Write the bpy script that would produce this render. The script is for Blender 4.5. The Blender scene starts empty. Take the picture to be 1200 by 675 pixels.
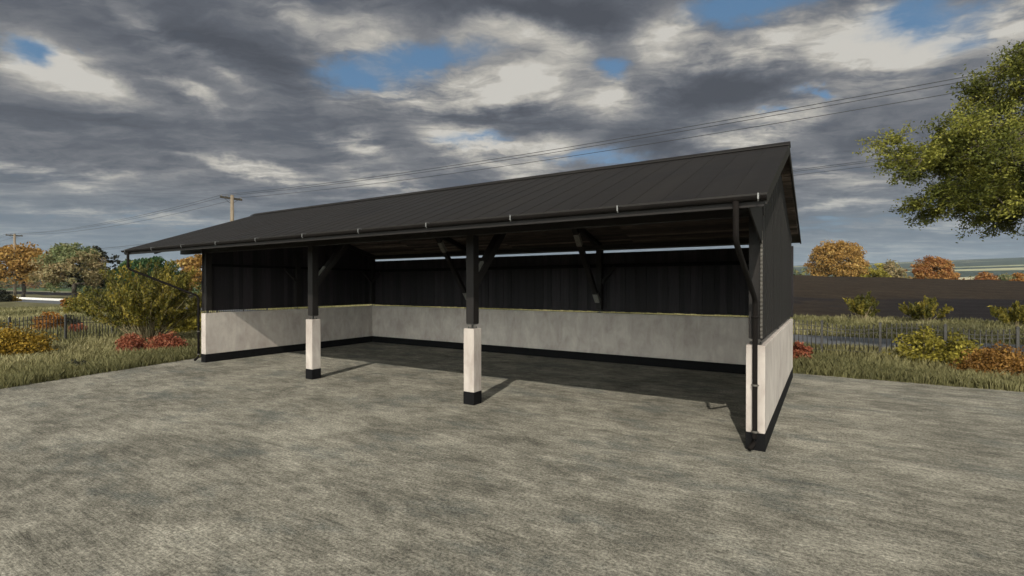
import bpy, bmesh, math, random
import numpy as np
from mathutils import Vector, Matrix
R = math.radians
rng = np.random.default_rng(7); random.seed(7)
sc = bpy.context.scene
C = bpy.data.collections.new('scene'); sc.collection.children.link(C)

# ------------------------------------------------------------ shed frame
PHI, AX, AY, LEN, DEP = 0.563, 3.038, 5.976, 13.196, 5.815
CS, SN = math.cos(PHI), math.sin(PHI)
T = 0.211; ZW = 1.275; ZB = 0.212
VE, ZE, VR, ZR, VB = -1.217, 2.911, 2.21, 4.201, 6.55
SR, SL = 0.127, 1.295
SF = (ZR-ZE)/(VR-VE); SB = 0.2765
def W(u, v, z=0.0):                 # shed coordinates (u to the left, v to the back) -> world
    return Vector((AX-u*CS+v*SN, AY+u*SN+v*CS, z))
def UV(x, y):
    dx, dy = x-AX, y-AY
    return -dx*CS+dy*SN, dx*SN+dy*CS
def roof_z(v): return ZR-SF*(VR-v) if v <= VR else ZR-SB*(v-VR)

# ------------------------------------------------------------ materials
class NT:
    def __init__(s, nt): s.nt = nt; s.n = nt.nodes; s.l = nt.links
    def add(s, t, **k):
        nd = s.n.new(t)
        for a, b in k.items(): setattr(nd, a, b)
        return nd
    def put(s, sock, v):
        if isinstance(v, bpy.types.NodeSocket): s.l.new(v, sock)
        elif v is not None:
            if isinstance(v, (tuple, list)) and sock.type == 'RGBA' and len(v) == 3: v = (*v, 1)
            sock.default_value = v
    def m(s, op, a, b=None, c=None, clamp=False):
        nd = s.add('ShaderNodeMath', operation=op, use_clamp=clamp)
        s.put(nd.inputs[0], a)
        if b is not None: s.put(nd.inputs[1], b)
        if c is not None: s.put(nd.inputs[2], c)
        return nd.outputs[0]
    def v(s, op, a, b=None):
        nd = s.add('ShaderNodeVectorMath', operation=op)
        s.put(nd.inputs[0], a)
        if b is not None: s.put(nd.inputs[1], b)
        return nd.outputs['Value'] if op in ('DOT_PRODUCT', 'LENGTH') else nd.outputs[0]
    def noise(s, vec, scale, detail=4, rough=.55, out='Fac', dist=0.0, lac=2.0):
        nd = s.add('ShaderNodeTexNoise'); s.put(nd.inputs['Vector'], vec)
        nd.inputs['Scale'].default_value = scale; nd.inputs['Detail'].default_value = detail
        nd.inputs['Roughness'].default_value = rough; nd.inputs['Distortion'].default_value = dist
        return nd.outputs[out]
    def ramp(s, fac, stops, interp='LINEAR'):
        nd = s.add('ShaderNodeValToRGB'); r = nd.color_ramp; r.interpolation = interp
        while len(r.elements) < len(stops): r.elements.new(.5)
        for e, (p, c) in zip(r.elements, stops):
            e.position = p; e.color = (*c, 1) if not isinstance(c, (int, float)) else (c, c, c, 1)
        s.put(nd.inputs[0], fac); return nd.outputs[0]
    def mix(s, fac, a, b, mode='MIX'):
        nd = s.add('ShaderNodeMix', data_type='RGBA', blend_type=mode)
        s.put(nd.inputs[0], fac); s.put(nd.inputs[6], a); s.put(nd.inputs[7], b)
        return nd.outputs[2]
    def smooth(s, x, a, b):
        nd = s.add('ShaderNodeMapRange', interpolation_type='SMOOTHSTEP')
        s.put(nd.inputs[0], x); nd.inputs[1].default_value = a; nd.inputs[2].default_value = b
        return nd.outputs[0]
    def mapping(s, vec, scale=(1, 1, 1), rot=(0, 0, 0), loc=(0, 0, 0)):
        nd = s.add('ShaderNodeMapping'); s.put(nd.inputs[0], vec)
        nd.inputs['Scale'].default_value = scale; nd.inputs['Rotation'].default_value = rot
        nd.inputs['Location'].default_value = loc; return nd.outputs[0]
    def sep(s, vec):
        nd = s.add('ShaderNodeSeparateXYZ'); s.put(nd.inputs[0], vec); return nd.outputs
    def comb(s, x, y, z):
        nd = s.add('ShaderNodeCombineXYZ')
        for i, q in enumerate((x, y, z)): s.put(nd.inputs[i], q)
        return nd.outputs[0]

def newmat(name):
    m = bpy.data.materials.new(name); m.use_nodes = True
    t = NT(m.node_tree); b = m.node_tree.nodes['Principled BSDF']
    return m, t, b
def bump(t, b, h, strength=.3, dist=.01):
    nd = t.add('ShaderNodeBump'); nd.inputs['Strength'].default_value = strength
    nd.inputs['Distance'].default_value = dist
    t.put(nd.inputs['Height'], h); t.l.new(nd.outputs[0], b.inputs['Normal'])
def pos(t): return t.add('ShaderNodeNewGeometry').outputs['Position']
def objc(t): return t.add('ShaderNodeTexCoord').outputs['Object']
def uvpos(t, flip=True):            # world position turned into the shed's directions: x along the shed, y to the back
    return t.mapping(pos(t), rot=(0, 0, PHI))

def simple(name, c1, c2, rough=.6, scale=6, bs=.2, bd=.004, stretch=(1, 1, 1), metallic=0, spec=.5):
    m, t, b = newmat(name)
    o = t.mapping(objc(t), scale=stretch)
    n = t.noise(o, scale, 6, .6); n2 = t.noise(o, scale*9, 4, .6)
    f = t.m('ADD', t.m('MULTIPLY', n, .65), t.m('MULTIPLY', n2, .35))
    t.put(b.inputs['Base Color'], t.ramp(f, [(.33, c1), (.67, c2)]))
    t.put(b.inputs['Roughness'], t.m('ADD', t.m('MULTIPLY', n, .3), rough-.15))
    b.inputs['Metallic'].default_value = metallic
    b.inputs['Specular IOR Level'].default_value = spec
    bump(t, b, f, bs, bd); return m

M = {}
def mk_plaster():
    m, t, b = newmat('plaster'); o = objc(t)
    big = t.noise(o, 1.1, 5, .6); mid = t.noise(t.mapping(o, scale=(1, 1, .45)), 4.5, 5, .65, dist=.6)
    fine = t.noise(o, 55, 4, .65)
    f = t.m('ADD', t.m('MULTIPLY', big, .45), t.m('MULTIPLY', mid, .55))
    col = t.ramp(f, [(.38, (.31, .268, .238)), (.46, (.372, .328, .294)), (.54, (.42, .374, .336)), (.64, (.485, .44, .393))])
    speck = t.smooth(t.noise(o, 95, 2, .5), .66, .74)
    col = t.mix(t.m('MULTIPLY', speck, .35), col, (.26, .24, .21))
    fl = t.noise(t.mapping(o, scale=(7, 7, .12)), 1.3, 3, .5)      # faint upright shutter marks
    col = t.mix(t.m('MULTIPLY', t.smooth(fl, .5, .62), .22), col, (.36, .33, .30))
    z = t.sep(o)[2]                                     # splash dirt low on the wall
    dirt = t.m('MULTIPLY', t.m('SUBTRACT', 1, t.smooth(z, .15, .5)), t.smooth(t.noise(o, 7, 4, .6), .45, .75))
    col = t.mix(t.m('MULTIPLY', dirt, .4), col, (.27, .25, .21))
    st = t.noise(t.mapping(o, scale=(9, 9, .35)), 1.6, 4, .6)      # run marks from the top edge
    run = t.m('MULTIPLY', t.smooth(st, .56, .72), t.smooth(z, .55, 1.27))
    col = t.mix(t.m('MULTIPLY', run, .35), col, (.30, .28, .25))
    t.put(b.inputs['Base Color'], col); b.inputs['Roughness'].default_value = .85
    bump(t, b, t.m('ADD', t.m('MULTIPLY', mid, .6), t.m('MULTIPLY', fine, .4)), .35, .006)
    return m
M['plaster'] = mk_plaster()
M['plinth'] = simple('plinth_paint', (.003, .003, .0034), (.0075, .0076, .008), .9, 9, .4, .004, spec=.12)
def mk_boards(name, axis, c1, c2, c3):
    m, t, b = newmat(name); o = objc(t)
    sc_ = {'v': (22, 22, .9), 'u': (1.3, 14, 14)}[axis]
    st = t.mapping(o, scale=sc_)
    g = t.noise(st, 1.5, 7, .65, dist=.8); g2 = t.noise(st, 6, 5, .6)
    att = t.add('ShaderNodeAttribute', attribute_name='rnd').outputs['Fac']
    f = t.m('ADD', t.m('MULTIPLY', g, .5), t.m('ADD', t.m('MULTIPLY', g2, .25), t.m('MULTIPLY', att, .25)))
    t.put(b.inputs['Base Color'], t.ramp(f, [(.3, c1), (.52, c2), (.75, c3)]))
    b.inputs['Roughness'].default_value = .75; b.inputs['Specular IOR Level'].default_value = .3
    bump(t, b, t.m('ADD', g, g2), .5, .006); return m
M['boards'] = mk_boards('black_stained_boards', 'v', (.0045, .0036, .0042), (.0125, .0102, .0118), (.030, .025, .028))
M['boards_out'] = mk_boards('weathered_outer_boards', 'v', (.0065, .0056, .0048), (.0088, .0077, .0067), (.012, .0106, .0092))
M['lining'] = mk_boards('roof_lining_boards', 'u', (.009, .007, .006), (.072, .054, .044), (.28, .22, .18))
M['timber'] = simple('black_timber', (.004, .0031, .0028), (.015, .0122, .0108), .7, 3, .4, .005, (6, 6, 1), spec=.3)
M['timber_h'] = simple('black_timber_level', (.004, .0031, .0028), (.015, .0122, .0108), .7, 3, .4, .005, (1, 6, 6), spec=.3)
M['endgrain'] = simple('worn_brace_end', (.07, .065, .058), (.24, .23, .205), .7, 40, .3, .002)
M['lapend'] = simple('lap_ends', (.04, .036, .03), (.11, .10, .085), .75, 30, .3, .002)
M['steel'] = simple('galvanised_steel', (.15, .15, .15), (.30, .30, .29), .6, 20, .1, .001, metallic=.8)
M['gutter'] = simple('black_gutter', (.004, .0031, .0027), (.0095, .0076, .0066), .85, 5, .1, .002, spec=.12)
M['iron'] = simple('fence_iron', (.018, .017, .016), (.05, .046, .04), .55, 25, .2, .001)
def mk_roof():
    m, t, b = newmat('roof_metal'); o = objc(t)
    s1 = t.noise(t.mapping(o, scale=(4, .35, .35)), 1.3, 5, .6); s2 = t.noise(o, 1.2, 4, .55); s3 = t.noise(o, 60, 3, .6)
    f = t.m('ADD', t.m('MULTIPLY', s1, .4), t.m('ADD', t.m('MULTIPLY', s2, .4), t.m('MULTIPLY', s3, .2)))
    t.put(b.inputs['Base Color'], t.ramp(f, [(.3, (.0062, .0048, .0036)), (.7, (.0135, .0113, .0090))]))
    t.put(b.inputs['Roughness'], t.m('ADD', .5, t.m('MULTIPLY', s2, .2)))
    b.inputs['Specular IOR Level'].default_value = .28
    bump(t, b, f, .15, .005); return m
M['roof'] = mk_roof()
def mk_yard():
    m, t, b = newmat('brushed_concrete'); p = uvpos(t)
    big = t.noise(p, .4, 6, .65, dist=.3); med = t.noise(t.mapping(p, scale=(.8, 1.3, 1)), 1.3, 9, .74, dist=.3)
    med2 = t.noise(t.mapping(p, scale=(.7, 1.5, 1), loc=(7, 3, 0)), 5, 7, .76)
    lines = t.noise(t.mapping(p, scale=(2.4, 22, 1)), 2.0, 6, .78, dist=.2); lines2 = t.noise(t.mapping(p, scale=(6, 46, 1)), 2.2, 5, .8)
    grit = t.noise(p, 34, 4, .75); grit2 = t.noise(p, 110, 2, .7)
    f = t.m('ADD', t.m('MULTIPLY', med, .42), t.m('MULTIPLY', big, .22))
    f = t.m('ADD', f, t.m('MULTIPLY', med2, .36))
    col = t.ramp(f, [(.40, (.078, .074, .060)), (.465, (.148, .140, .113)), (.515, (.218, .206, .168)), (.58, (.31, .294, .242))])
    bl = t.smooth(t.noise(t.mapping(p, scale=(.8, 1.5, 1), loc=(21, 5, 0)), .9, 8, .72), .50, .64)
    col = t.mix(t.m('MULTIPLY', bl, .6), col, (.083, .094, .088))
    wl = t.noise(t.mapping(p, rot=(0, 0, .06), scale=(1.1, 30, 1)), 1.6, 4, .7, dist=.25)
    k = t.m('MULTIPLY', t.m('ADD', .80, t.m('MULTIPLY', t.smooth(wl, .36, .60), .32)), t.m('ADD', .80, t.m('MULTIPLY', t.smooth(lines2, .36, .62), .36)))
    k = t.m('MULTIPLY', k, t.m('ADD', .60, t.m('MULTIPLY', t.smooth(grit, .36, .62), .82)))
    col = t.v('MULTIPLY', col, t.comb(k, k, k))
    pb = t.smooth(grit2, .57, .66); col = t.mix(t.m('MULTIPLY', pb, .5), col, (.50, .48, .40))
    pd = t.smooth(t.noise(p, 75, 2, .7), .42, .34); col = t.mix(t.m('MULTIPLY', pd, .55), col, (.05, .046, .038))
    t.put(b.inputs['Base Color'], col); b.inputs['Roughness'].default_value = .9
    b.inputs['Specular IOR Level'].default_value = .2
    h = t.m('ADD', t.m('MULTIPLY', lines, .5), t.m('ADD', t.m('MULTIPLY', lines2, .4), t.m('MULTIPLY', grit, .6)))
    bump(t, b, h, .9, .02); return m
M['yard'] = mk_yard()
def mk_asphalt():
    m, t, b = newmat('asphalt'); p = uvpos(t)
    n = t.noise(p, 1.2, 4); n2 = t.noise(p, 40, 3)
    t.put(b.inputs['Base Color'], t.ramp(t.m('ADD', t.m('MULTIPLY', n, .5), t.m('MULTIPLY', n2, .5)), [(.35, (.055, .06, .066)), (.65, (.10, .107, .115))]))
    b.inputs['Roughness'].default_value = .85; bump(t, b, n2, .3, .005); return m
M['asphalt'] = mk_asphalt()
def mk_terrain():
    m, t, b = newmat('land'); p = uvpos(t)
    P0 = W(0, 0)
    # p.x = -(u) + const, p.y = v + const after the rotation
    q = t.sep(p); a0 = P0.x*CS-P0.y*SN; b0 = P0.x*SN+P0.y*CS
    u = t.m('SUBTRACT', a0, q[0]); v = t.m('SUBTRACT', q[1], b0)
    gr = t.noise(p, .5, 6, .65); gr2 = t.noise(p, 7, 5, .7)
    gf = t.m('ADD', t.m('MULTIPLY', gr, .5), t.m('MULTIPLY', gr2, .5))
    grass = t.ramp(gf, [(.33, (.055, .054, .024)), (.5, (.115, .108, .055)), (.68, (.19, .17, .095))])
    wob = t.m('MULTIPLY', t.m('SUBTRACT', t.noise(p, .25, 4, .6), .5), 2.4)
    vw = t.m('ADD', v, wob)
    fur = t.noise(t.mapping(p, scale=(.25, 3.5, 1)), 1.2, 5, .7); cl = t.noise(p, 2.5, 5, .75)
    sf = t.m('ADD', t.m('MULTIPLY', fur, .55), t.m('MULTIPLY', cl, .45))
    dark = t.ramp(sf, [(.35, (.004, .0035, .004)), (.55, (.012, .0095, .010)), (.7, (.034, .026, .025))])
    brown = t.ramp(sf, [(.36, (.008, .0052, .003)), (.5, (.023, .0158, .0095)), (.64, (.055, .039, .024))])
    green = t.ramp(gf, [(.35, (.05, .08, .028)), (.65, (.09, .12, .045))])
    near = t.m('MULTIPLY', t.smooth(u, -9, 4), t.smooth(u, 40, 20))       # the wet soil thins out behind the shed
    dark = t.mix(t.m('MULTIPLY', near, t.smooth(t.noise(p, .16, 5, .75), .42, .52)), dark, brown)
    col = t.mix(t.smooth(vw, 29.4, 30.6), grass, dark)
    left = t.smooth(u, 55, 70)
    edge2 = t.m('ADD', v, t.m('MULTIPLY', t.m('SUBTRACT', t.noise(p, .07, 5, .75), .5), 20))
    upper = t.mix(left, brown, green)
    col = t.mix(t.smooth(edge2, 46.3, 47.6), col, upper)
    track = t.m('MULTIPLY', left, t.m('MULTIPLY', t.smooth(v, 47, 48.5), t.smooth(v, 56, 53)))
    col = t.mix(track, col, (.22, .19, .14))
    # past the crest: pasture, then forest and fields out to the hills
    cells = t.add('ShaderNodeTexVoronoi'); t.put(cells.inputs['Vector'], t.mapping(p, scale=(.6, 1.5, 1)))
    cells.inputs['Scale'].default_value = 1/300
    cr = t.sep(cells.outputs['Color'])
    mid = t.ramp(cr[0], [(0, (.03, .055, .03)), (.25, (.05, .09, .035)), (.45, (.16, .15, .09)), (.6, (.035, .06, .03)), (.8, (.07, .10, .04)), (1, (.28, .26, .18))], 'CONSTANT')
    midn = t.mix(t.m('MULTIPLY', t.noise(p, .05, 5, .7), .5), mid, (.03, .045, .025))
    col = t.mix(t.smooth(vw, 78, 84), col, midn)
    L = t.v('LENGTH', pos(t))
    Lw = t.m('ADD', L, t.m('MULTIPLY', t.m('SUBTRACT', t.noise(p, .0018, 5, .6), .5), 700))
    cells2 = t.add('ShaderNodeTexVoronoi'); t.put(cells2.inputs['Vector'], t.mapping(p, scale=(.35, 1.6, 1)))
    cells2.inputs['Scale'].default_value = 1/170
    c2 = t.sep(cells2.outputs['Color'])
    forest = t.ramp(t.noise(p, .03, 6, .7), [(.35, (.012, .024, .018)), (.65, (.03, .048, .03))])
    field = t.ramp(c2[1], [(0, (.42, .38, .24)), (.5, (.30, .30, .17)), (1, (.5, .45, .32))], 'CONSTANT')
    isf = t.m('MULTIPLY', t.m('GREATER_THAN', c2[0], .74), t.smooth(Lw, 2900, 2700))
    far = t.mix(isf, forest, field)
    col = t.mix(t.smooth(Lw, 600, 760), col, far)
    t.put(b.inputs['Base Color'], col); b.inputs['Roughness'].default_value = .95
    b.inputs['Specular IOR Level'].default_value = .15
    bump(t, b, t.m('ADD', fur, cl), .6, .10); return m
M['land'] = mk_terrain()
def leafmat(name, stops, trans=.25, rough=.6):
    m, t, b = newmat(name)
    att = t.add('ShaderNodeAttribute', attribute_name='rnd').outputs['Fac']
    col = t.ramp(att, stops)
    t.put(b.inputs['Base Color'], col); b.inputs['Roughness'].default_value = rough
    b.inputs['Specular IOR Level'].default_value = .2
    tr = t.add('ShaderNodeBsdfTranslucent'); t.put(tr.inputs[0], col)
    mx = t.add('ShaderNodeMixShader'); mx.inputs[0].default_value = trans
    out = m.node_tree.nodes['Material Output']
    t.l.new(b.outputs[0], mx.inputs[1]); t.l.new(tr.outputs[0], mx.inputs[2]); t.l.new(mx.outputs[0], out.inputs[0])
    return m
M['leaf_olive'] = leafmat('leaf_olive', [(0, (.03, .038, .008)), (.45, (.105, .115, .02)), (.75, (.21, .21, .036)), (1, (.34, .32, .065))], .3)
M['leaf_orange'] = leafmat('leaf_orange', [(0, (.13, .05, .012)), (.5, (.27, .12, .025)), (.85, (.38, .19, .045)), (1, (.42, .27, .08))])
M['leaf_amber'] = leafmat('leaf_amber', [(0, (.14, .07, .015)), (.5, (.30, .17, .045)), (.85, (.42, .27, .08)), (1, (.45, .34, .12))])
M['leaf_copper'] = leafmat('leaf_copper', [(0, (.05, .025, .008)), (.5, (.19, .095, .022)), (.85, (.36, .20, .05)), (1, (.46, .32, .09))])
M['leaf_rust'] = leafmat('leaf_rust', [(0, (.13, .045, .015)), (.5, (.28, .12, .035)), (1, (.40, .23, .07))])
M['leaf_gold'] = leafmat('leaf_gold', [(0, (.03, .028, .008)), (.35, (.13, .085, .012)), (.75, (.36, .22, .025)), (1, (.50, .38, .08))])
M['leaf_yellow'] = leafmat('leaf_yellow', [(0, (.05, .05, .01)), (.5, (.20, .17, .025)), (1, (.42, .36, .06))])
M['leaf_red'] = leafmat('leaf_red', [(0, (.07, .018, .010)), (.5, (.22, .062, .032)), (1, (.40, .17, .09))])
M['leaf_mixed'] = leafmat('leaf_mixed', [(0, (.045, .06, .02)), (.35, (.12, .15, .06)), (.6, (.23, .21, .10)), (.85, (.28, .20, .10)), (1, (.14, .24, .09))])
M['leaf_green'] = leafmat('leaf_green', [(0, (.015, .034, .012)), (.6, (.036, .075, .026)), (1, (.07, .12, .04))])
M['leaf_dark'] = leafmat('leaf_dark', [(0, (.012, .014, .008)), (1, (.045, .045, .025))])
M['leaf_broom'] = leafmat('leaf_broom', [(0, (.028, .03, .007)), (.4, (.085, .083, .014)), (.8, (.21, .17, .025)), (1, (.36, .27, .05))])
M['leaf_wood'] = leafmat('leaf_far_wood', [(0, (.03, .05, .02)), (.3, (.07, .09, .035)), (.55, (.18, .16, .06)), (.8, (.26, .11, .04)), (1, (.32, .09, .05))])
M['grass'] = leafmat('dry_grass', [(0, (.035, .036, .013)), (.35, (.135, .13, .054)), (.75, (.28, .255, .12)), (1, (.56, .50, .29))], .3)
M['bark'] = simple('bark', (.035, .03, .024), (.11, .095, .075), .9, 9, .9, .02, (1, 1, .3), spec=.1)
M['stem'] = simple('bush_stem', (.14, .11, .06), (.34, .28, .16), .8, 20, .5, .005, spec=.1)
M['pole'] = simple('weathered_pole', (.12, .095, .068), (.25, .205, .15), .85, 7, .6, .006, (4, 4, .4), spec=.1)
M['wire'] = simple('wire', (.012, .012, .012), (.02, .02, .02), .5, 2, 0, .001)
M['insulator'] = simple('insulator', (.12, .11, .10), (.2, .19, .18), .3, 5, .1, .001)
M['kerb'] = simple('painted_concrete', (.5, .49, .46), (.72, .7, .66), .8, 2, .2, .003)

# ------------------------------------------------------------ mesh helpers
def tag(o, label=None, cat=None, group=None, kind=None):
    if label: o['label'] = label
    if cat: o['category'] = cat
    if group: o['group'] = group
    if kind: o['kind'] = kind
    return o
def empty(name, loc, rz=0):
    o = bpy.data.objects.new(name, None); C.objects.link(o); o.location = loc; o.rotation_euler = (0, 0, rz)
    o.empty_display_size = .3; return o
def link(name, me, mat, parent=None):
    o = bpy.data.objects.new(name, me); C.objects.link(o); me.materials.append(M[mat] if isinstance(mat, str) else mat)
    if parent: o.parent = parent
    return o
class MB:
    def __init__(s): s.bm = bmesh.new(); s.rl = s.bm.faces.layers.float.new('rnd')
    def box(s, x0, x1, y0, y1, z0, z1, bev=0.0, rnd=None):
        t = bmesh.new()
        bmesh.ops.create_cube(t, size=1)
        for v in t.verts: v.co = Vector(((x0+x1)/2+v.co.x*(x1-x0), (y0+y1)/2+v.co.y*(y1-y0), (z0+z1)/2+v.co.z*(z1-z0)))
        if bev: bmesh.ops.bevel(t, geom=t.edges[:], offset=bev, segments=2, affect='EDGES', profile=.5)
        s.merge(t, rnd); return s
    def merge(s, t, rnd=None):
        mp = {v: s.bm.verts.new(v.co) for v in t.verts}
        r = random.random() if rnd is None else rnd
        for f in t.faces:
            g = s.bm.faces.new([mp[v] for v in f.verts]); g[s.rl] = r; g.smooth = f.smooth
        t.free()
    def bar(s, a, b, w, h, up=Vector((0, 0, 1)), bev=0.0, rnd=None):       # square bar from a to b
        a, b = Vector(a), Vector(b); d = (b-a); L = d.length; d.normalize()
        x = up.cross(d)
        if x.length < 1e-4: x = Vector((1, 0, 0))
        x.normalize(); y = d.cross(x)
        t = bmesh.new(); bmesh.ops.create_cube(t, size=1)
        for v in t.verts: v.co = Vector((v.co.x*w, v.co.y*h, v.co.z*L))
        if bev: bmesh.ops.bevel(t, geom=t.edges[:], offset=bev, segments=1, affect='EDGES')
        m = Matrix((x, y, d)).transposed()
        for v in t.verts: v.co = (a+b)/2+m @ v.co
        s.merge(t, rnd); return s
    def prism(s, pts, ax, lo, hi, rnd=None):          # polygon (2D) extruded along axis ax (0 = x)
        f = lambda p, w: Vector((w, p[0], p[1])) if ax == 0 else (Vector((p[0], w, p[1])) if ax == 1 else Vector((p[0], p[1], w)))
        t = bmesh.new(); A = [t.verts.new(f(p, lo)) for p in pts]; B = [t.verts.new(f(p, hi)) for p in pts]
        t.faces.new(A); t.faces.new(B[::-1]); n = len(pts)
        for i in range(n): t.faces.new((A[i], B[i], B[(i+1) % n], A[(i+1) % n]))
        bmesh.ops.recalc_face_normals(t, faces=t.faces[:]); s.merge(t, rnd); return s
    def tube(s, pts, rad, seg=8, rnd=None):
        pts = [Vector(p) for p in pts]; rads = rad if isinstance(rad, (list, tuple)) else [rad]*len(pts)
        t = bmesh.new(); rings = []
        for i, p in enumerate(pts):
            d = (pts[min(i+1, len(pts)-1)]-pts[max(i-1, 0)]).normalized()
            x = d.cross(Vector((0, 0, 1)))
            if x.length < .05: x = d.cross(Vector((0, 1, 0)))
            x.normalize(); y = d.cross(x)
            rings.append([t.verts.new(p+(x*math.cos(k*2*math.pi/seg)+y*math.sin(k*2*math.pi/seg))*rads[i]) for k in range(seg)])
        for a, b in zip(rings, rings[1:]):
            for k in range(seg):
                f = t.faces.new((a[k], a[(k+1) % seg], b[(k+1) % seg], b[k])); f.smooth = True
        t.faces.new(rings[0][::-1]); t.faces.new(rings[-1])
        bmesh.ops.recalc_face_normals(t, faces=t.faces[:])
        s.merge(t, rnd); return s
    def build(s, name, mat, parent=None):
        me = bpy.data.meshes.new(name); s.bm.to_mesh(me); s.bm.free()
        return link(name, me, mat, parent)
def quads(name, V, mat, parent=None, rnd=None, n=4):
    """V: (N,n,3) array of separate n-gons"""
    N = len(V); me = bpy.data.meshes.new(name)
    me.vertices.add(N*n); me.vertices.foreach_set('co', V.astype(np.float32).ravel())
    me.loops.add(N*n); me.loops.foreach_set('vertex_index', np.arange(N*n, dtype=np.int32))
    me.polygons.add(N); me.polygons.foreach_set('loop_start', np.arange(0, N*n, n, dtype=np.int32))
    try: me.polygons.foreach_set('loop_total', np.full(N, n, dtype=np.int32))
    except Exception: pass
    a = me.attributes.new('rnd', 'FLOAT', 'FACE')
    a.data.foreach_set('value', (np.random.rand(N) if rnd is None else np.clip(rnd, 0, 1)).astype(np.float32))
    me.update(calc_edges=True); me.validate()
    return link(name, me, mat, parent)

# ------------------------------------------------------------ terrain, yard, road
def sst(x, a, b):
    t = np.clip((x-a)/(b-a), 0, 1); return t*t*(3-2*t)
def terr(u, v):
    u = np.asarray(u, float); v = np.asarray(v, float)
    x = AX-u*CS+v*SN; y = AY+u*SN+v*CS; r = np.hypot(x, y)
    zc = np.clip(3.36+.04*np.clip(u, -60, 10), .6, 4)*(1-sst(u, 32, 75))
    s = np.clip((v-29)/(76-29), 0, 1)
    z = zc*np.clip(.55*s+.45*s*s, 0, 1)
    z = np.where(v > 76, zc-.06*(v-76)*sst(v, 74, 90), z)
    z = np.maximum(z, -3*sst(v, 80, 130)*(1-sst(u, 40, 75)))
    hill = (np.sin(x/430+1.3)*.5+np.sin(x/170+y/600)*.25+np.sin(x/790-y/900+.6)*.6)*9
    far = sst(r, 500, 3300)*(97+.012*np.clip(x, -2500, 2500))+hill*sst(r, 1500, 3200)
    z = z+far*(y > -1e9)
    z = z+.035*(np.sin(u*1.3+v*.4)+np.sin(v*1.7-u*.6))*np.clip(np.abs(v-14.8)-3, 0, 1)*sst(v, 6.3, 9)
    return z-.03
g = np.linspace(-1, 1, 301); ax_ = np.sinh(g*6.4)/np.sinh(6.4)*3900
ax_ = np.sort(np.concatenate([ax_, np.arange(-60, 110, 1.7)]))
gv = np.sort(np.concatenate([ax_[np.abs(ax_) > 0], np.array([29., 30., 47., 75, 76, 78])]))
U_, V_ = np.meshgrid(ax_, gv); Zt = terr(U_, V_)
XX = AX-U_*CS+V_*SN; YY = AY+U_*SN+V_*CS
nv, nu = U_.shape
me = bpy.data.meshes.new('ground'); me.vertices.add(nu*nv)
me.vertices.foreach_set('co', np.stack([XX, YY, Zt], -1).astype(np.float32).ravel())
ii = (np.arange(nv-1)[:, None]*nu+np.arange(nu-1)[None]).ravel()
F = np.stack([ii, ii+nu, ii+nu+1, ii+1], -1)
me.loops.add(F.size); me.loops.foreach_set('vertex_index', F.ravel().astype(np.int32))
me.polygons.add(len(F)); me.polygons.foreach_set('loop_start', np.arange(0, F.size, 4, dtype=np.int32))
me.update(calc_edges=True); me.validate()
me.polygons.foreach_set('use_smooth', np.ones(len(me.polygons), dtype=bool))
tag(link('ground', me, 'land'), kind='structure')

def left_edge(v): return 14.02+.279*v       # u of the yard's left edge
yb = MB(); poly = []
def wig(k, a): return a*(math.sin(k*1.7)+.6*math.sin(k*4.1+1)+.5*random.uniform(-1, 1))
for i in range(60):
    v = -20+i*(26.4/59); poly.append((left_edge(v)+wig(i, .09), v))
for i in range(1, 90):
    u = left_edge(6.4)-i*(42/89); poly.append((u, 6.4+wig(i, .08)))
poly.append((-28, -20))
yt = bmesh.new(); vs = [yt.verts.new(W(u, v, 0)) for u, v in poly]; f = yt.faces.new(vs)
bmesh.ops.recalc_face_normals(yt, faces=[f])
if f.normal.z < 0: f.normal_flip()
ex = bmesh.ops.extrude_face_region(yt, geom=[f])
for v_ in [e for e in ex['geom'] if isinstance(e, bmesh.types.BMVert)]: v_.co.z -= .12
bmesh.ops.recalc_face_normals(yt, faces=yt.faces[:]); yb.merge(yt)
tag(yb.build('yard', 'yard'), kind='structure')
rb = MB(); rt = bmesh.new()
us = np.linspace(-160, 330, 120)
ro = []
for u in us: ro.append([rt.verts.new(W(u, v, float(z))) for v, z in ((12.9, -.06), (13.15, .0), (14.9, .03), (16.6, .0), (16.85, -.06))])
for a, b in zip(ro, ro[1:]):
    for k in range(4): rt.faces.new((a[k], a[k+1], b[k+1], b[k]))
bmesh.ops.recalc_face_normals(rt, faces=rt.faces[:]); rb.merge(rt)
tag(rb.build('road', 'asphalt'), kind='structure')

# ------------------------------------------------------------ the shed  (local x = -u, local y = v)
shed = empty('open_shed', W(0, 0, 0), -PHI)
tag(shed, 'long black timber shed with open front, pale half walls and dark pitched roof', 'shed')
def ub(mb, u0, u1, v0, v1, z0, z1, bev=0, rnd=None): return mb.box(-u1, -u0, v0, v1, z0, z1, bev, rnd)
def L3(u, v, z): return Vector((-u, v, z))
def wall(u0, u1, v0, v1):
    w = ub(MB(), u0, u1, v0, v1, ZB, ZW, .008).build('concrete_wall', 'plaster', shed)
    e = .004; ub(MB(), u0-e, u1+e, v0-e, v1+e, -.05, ZB, .006).build('plinth', 'plinth', w); return w
wall(0, T, 0, DEP); wall(LEN-T, LEN, 0, DEP); wall(T+.006, LEN-T-.006, DEP-T, DEP)
PU = (4.344, 8.61); PS = .216
for pu in PU:
    w = ub(MB(), pu, pu+PS, 0, PS, ZB, ZW, .008).build('pillar', 'plaster', shed)
    e = .004; ub(MB(), pu-e, pu+PS+e, -e, PS+e, -.05, ZB, .006).build('plinth', 'plinth', w)
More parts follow.
